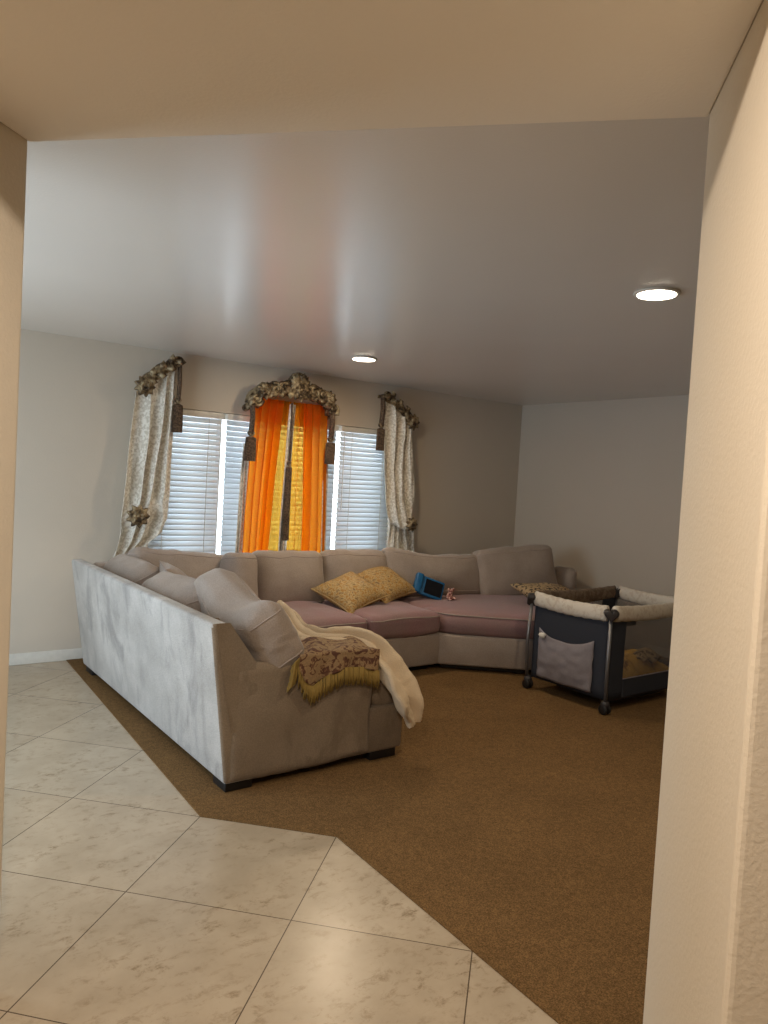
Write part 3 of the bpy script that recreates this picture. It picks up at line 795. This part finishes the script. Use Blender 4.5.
for i in range(120):
    u = i/119; x, z = hem(u); ln = .075*(1+.15*math.sin(i*1.7)); xx = x+random.uniform(-.004, .004)
    fm.tube([(xx, 3.068, z+.008), (xx-.003, 3.058, z-ln*.5), (xx+random.uniform(-.008, .008), 3.062, z-ln)], [.0035, .0042, .0028], 5)
for i in range(34):   # fringe up the left edge
    k = i/33; z = .62-.12*k; x = 1.825-.02*k
    fm.tube([(x, 3.066, z), (x-.028, 3.056, z-.012), (x-.045+random.uniform(-.006, .006), 3.06, z-.036)], [.0035, .0042, .0028], 5)
fm.build('fringe', m_fr, parent=ett, smooth=True)

# ------------------------------------------------------------ playard
m_navy = plain('dark_navy_cloth', (38, 42, 52), .85, bscale=200, bstr=.2)
m_rimf = speckle('pale_print_padding', [(206, 198, 184), (192, 180, 164)], 30, thr=.55, bstr=.1)
m_brn = speckle('brown_print_padding', [(104, 88, 72), (128, 110, 92)], 26, thr=.5, bstr=.03)
m_grey = plain('grey_pocket_cloth', (128, 122, 126), .8, bscale=60, bstr=.2)
m_mesh, nt, b = new_mat('dark_mesh_net'); out = nt.nodes['Material Output']
b.inputs['Base Color'].default_value = lin((104, 100, 100)); b.inputs['Roughness'].default_value = .9
tp = nt.nodes.new('ShaderNodeBsdfTransparent'); mx = nt.nodes.new('ShaderNodeMixShader')
vt = tex(nt, 'ShaderNodeTexVoronoi', 300); rr = ramp(nt, vt.outputs[0], [(.25, (.2, .2, .2, 1)), (.5, (.42, .42, .42, 1))])
nt.links.new(rr, mx.inputs[0]); L(nt, tp, 0, mx, 1); L(nt, b, 0, mx, 2); L(nt, mx, 0, out, 0)
X0, X1, Y0, Y1 = 4.21, 5.22, 3.04, 3.735
ep = empty('playard', ((X0+X1)/2, (Y0+Y1)/2, 0), 'dark folding baby playard with pale padded rails on the carpet', 'playard')
RZ = .69
def rail(a, c, name, mat, sagz=.03, r=.034):
    a = Vector(a); c = Vector(c); pts = []; rr = []
    for i in range(25):
        t = i/24; q = a.lerp(c, t); q.z -= sagz*math.sin(PI*t)*.5; pts.append(q); rr.append(r*(1+.04*math.sin(i*2.1)))
    # flattened padded sleeve taller than wide
    mbd = MB(); vs = []; fs = []; d = (c-a).normalized(); side = Vector((-d.y, d.x, 0)); seg = 14
    for i, q in enumerate(pts):
        for k in range(seg):
            an = 2*PI*k/seg; vs.append(q+side*math.cos(an)*rr[i]*.75+Vector((0, 0, 1))*math.sin(an)*rr[i]*1.6)
    for i in range(24):
        for k in range(seg): fs.append((i*seg+k, i*seg+(k+1) % seg, (i+1)*seg+(k+1) % seg, (i+1)*seg+k))
    fs += [tuple(range(seg))[::-1], tuple(24*seg+k for k in range(seg))]
    return mbd.add(vs, fs).build(name, mat, parent=ep, smooth=True)
rail((X0, Y0+.03, RZ), (X0, Y1-.03, RZ), 'top_rail', m_rimf)
rail((X0+.03, Y0, RZ), (X1-.03, Y0, RZ), 'top_rail', m_rimf)
rail((X1, Y0+.03, RZ), (X1, Y1-.03, RZ), 'top_rail', m_rimf)
rail((X0+.03, Y1, RZ), (X1-.03, Y1, RZ), 'top_rail', m_brn)['label'] = 'brown printed rail padding'
cs = [(X0, Y0), (X1, Y0), (X1, Y1), (X0, Y1)]
for i, (x, y) in enumerate(cs):
    sx = -1 if x == X0 else 1; sy_ = -1 if y == Y0 else 1
    # heart shaped corner cap facing outward diagonally
    m = MB(); prof = []
    for k in range(28):
        a = 2*PI*k/28; hxx = 16*math.sin(a)**3; hz = 13*math.cos(a)-5*math.cos(2*a)-2*math.cos(3*a)-math.cos(4*a)
        prof.append((hxx*.0031, hz*.0032))
    d = Vector((sx, sy_, 0)).normalized(); t = Vector((-d.y, d.x, 0)); c = Vector((x, y, RZ-.005))
    n = len(prof); vs = []; fs = []
    for lay, (off, sc) in enumerate(((-.05, 1), (.028, 1), (.040, .82), (.043, .4))):
        for (px, pz) in prof: vs.append(c+d*off+t*px*sc+Vector((0, 0, pz*sc)))
    for lay in range(3):
        for k in range(n): fs.append((lay*n+k, lay*n+(k+1) % n, (lay+1)*n+(k+1) % n, (lay+1)*n+k))
    fs += [tuple(range(n))[::-1], tuple(3*n+k for k in range(n))]
    m.add(vs, fs).build('heart_corner', m_plastic, parent=ep, smooth=False, bevel=.004)
    MB().tube([(x+sx*.004, y+sy_*.004, RZ-.03), (x+sx*.02, y+sy_*.012, .35), (x+sx*.006, y+sy_*.006, .07)], .0125, 10).build('leg', m_metal, parent=ep, smooth=True)
    # foot / wheel
    if x == X0:
        m = MB(); wv = MB()
        for o_ in (-.018, .018):
            pts = [(x+o_-.008, y, .032), (x+o_+.008, y, .032)]
            wv.tube([(x+o_-.010, y, .041), (x+o_-.007, y, .041), (x+o_+.007, y, .041), (x+o_+.010, y, .041)], [.026, .034, .034, .026], 18)
        m.blob((x, y, .075), .03, .032, .032)
        f_ = m.build('caster_housing', m_plastic, parent=ep, smooth=True)
        w2 = wv.build('caster_wheel', m_black, parent=ep, smooth=True)
    else:
        MB().lathe([(.022, 0), (.028, .01), (.022, .05), (.014, .09)], (x, y, .006), 16).build('foot', m_plastic, parent=ep, smooth=True)
# side cloths: short near-left side is solid navy, long sides mesh with solid bands
def panel(a, c, z0, z1, name, mat, bow=.0, th=.004, sagtop=.0):
    a = Vector(a); c = Vector(c); d = (c-a); side = Vector((-d.y, d.x, 0)).normalized()
    def F(u, v):
        q = a+d*u; z = z0+(z1-z0)*v-sagtop*math.sin(PI*u)*v
        return Vector((q.x, q.y, z))+side*bow*math.sin(PI*u)*math.sin(PI*v)
    return MB().grid(F, 20, 10).build(name, mat, parent=ep, smooth=True, solid=th)
panel((X0+.01, Y0+.02, 0), (X0+.01, Y1-.02, 0), .10, RZ-.02, 'side_panel', m_navy, bow=.01)
panel((X1-.01, Y0+.02, 0), (X1-.01, Y1-.02, 0), .225, RZ-.02, 'mesh_panel', m_mesh)
panel((X1-.01, Y0+.02, 0), (X1-.01, Y1-.02, 0), .09, .225, 'lower_band', m_navy)
for y in (Y0+.012, Y1-.012):
    panel((X0+.02, y, 0), (X0+.19, y, 0), .09, RZ-.03, 'side_panel', m_navy)
    panel((X1-.19, y, 0), (X1-.02, y, 0), .09, RZ-.03, 'side_panel', m_navy)
    panel((X0+.19, y, 0), (X1-.19, y, 0), .09, .225, 'lower_band', m_navy)
    panel((X0+.19, y, 0), (X1-.19, y, 0), .225, RZ-.04, 'mesh_panel', m_mesh)
    MB().tube([(X0+.19, y-.004, .225), (X1-.19, y-.004, .225)], .004, 6).build('piping', m_grey, parent=ep)
# folding lock under the near rail
MB().prism([(X0+.19, Y0+.03), (X0+.34, Y0+.03), (X0+.34, Y0+.05), (X0+.19, Y0+.05)], .585, .64).build('rail_lock', m_plastic, parent=ep, bevel=.008)
MB().box((X0+.18, Y0+.03, .50), (X0+.23, Y0+.06, .60)).build('rail_lock', m_plastic, parent=ep, bevel=.008)
MB().box((X0+.03, Y0+.03, .09), (X1-.03, Y1-.03, .135)).build('floor_mattress', m_navy, parent=ep, bevel=.01)
MB().box((X0+.2, Y0+.1, .03), (X1-.2, Y1-.1, .09)).build('centre_hub', m_plastic, parent=ep, bevel=.01)
# grey pocket on the short side
def Fp(u, v):
    y = 3.16+.49*u; z = .125+.30*v+.06*v*(2*abs(u-.5))**2.5+.02*v*(1-u)*0
    z += .05*v*(u < .5)*(0)-.0
    puff = .045*math.sin(PI*u)**.6*math.sin(PI*min(1, v*.85+.08))**.7
    return Vector((X0-.004-puff-.012*noise.noise(Vector((u*6+v*3, v*5-u*3, 3))), y, z))
MB().grid(Fp, 26, 20).build('storage_pocket', m_grey, parent=ep, smooth=True, solid=.004)
m = MB(); m.blob((X0-.03, 3.60, .435), .016, .03, .02, jit=.5)
setp(m.build('tissue', m_trim, smooth=True), 'crumpled white tissue poking out of the grey playard pocket', 'tissue')
# blanket inside
m_must = speckle('mustard_blanket', [(214, 166, 66), (232, 184, 84), (150, 110, 46)], 9, thr=.5, bstr=.2, width=.1)
m_leo = speckle('leopard_cloth', [(52, 40, 32), (168, 144, 108)], 38, thr=.46, width=.03, bstr=.3)
def Fb(u, v):
    x = X0+.12+.85*u; y = Y0+.05+.55*v
    hgt = .20*(math.sin(PI*u)**.5)*(math.sin(PI*v)**.45)*(.75+.5*noise.noise(Vector((u*4, v*3, 2))))+.035*abs(math.sin(u*13+v*7+2*noise.noise(Vector((u*5, v*5, 0)))))*math.sin(PI*u)
    return Vector((x, y, .142+max(0, hgt)))
setp(MB().grid(Fb, 60, 40).build('mustard_blanket', m_must, smooth=True, solid=.008), 'bunched mustard gold blanket inside the playard', 'blanket')
def Fb2(u, v):
    x = 4.72+.22*u; y = 3.10+.14*v
    return Vector((x, y, .30+.05*math.sin(PI*u)*math.sin(PI*v)+.02*math.sin(u*9+v*5)))
setp(MB().grid(Fb2, 24, 14).build('leopard_cloth', m_leo, smooth=True, solid=.02), 'small dark spotted cloth on the mustard blanket in the playard', 'cloth')
# leopard pillow on seat behind playard
throw_pillow('throw_pillow', .62, .40, .15, (5.05, 4.28, .585), deg(14, 4, -6), m_leo, 'leopard print pillow on the sofa seat behind the playard', 'pillow', None, seed=7)
soft_thing('back_cushion', (.26, .14, .24), .06, (5.84, 4.80, .615), deg(-8, 0, -40), m_sofa, 'dark taupe cushion leaning at the sofa end behind the playard', 'cushion', G, crown=(0, .04, .01), seed=12)
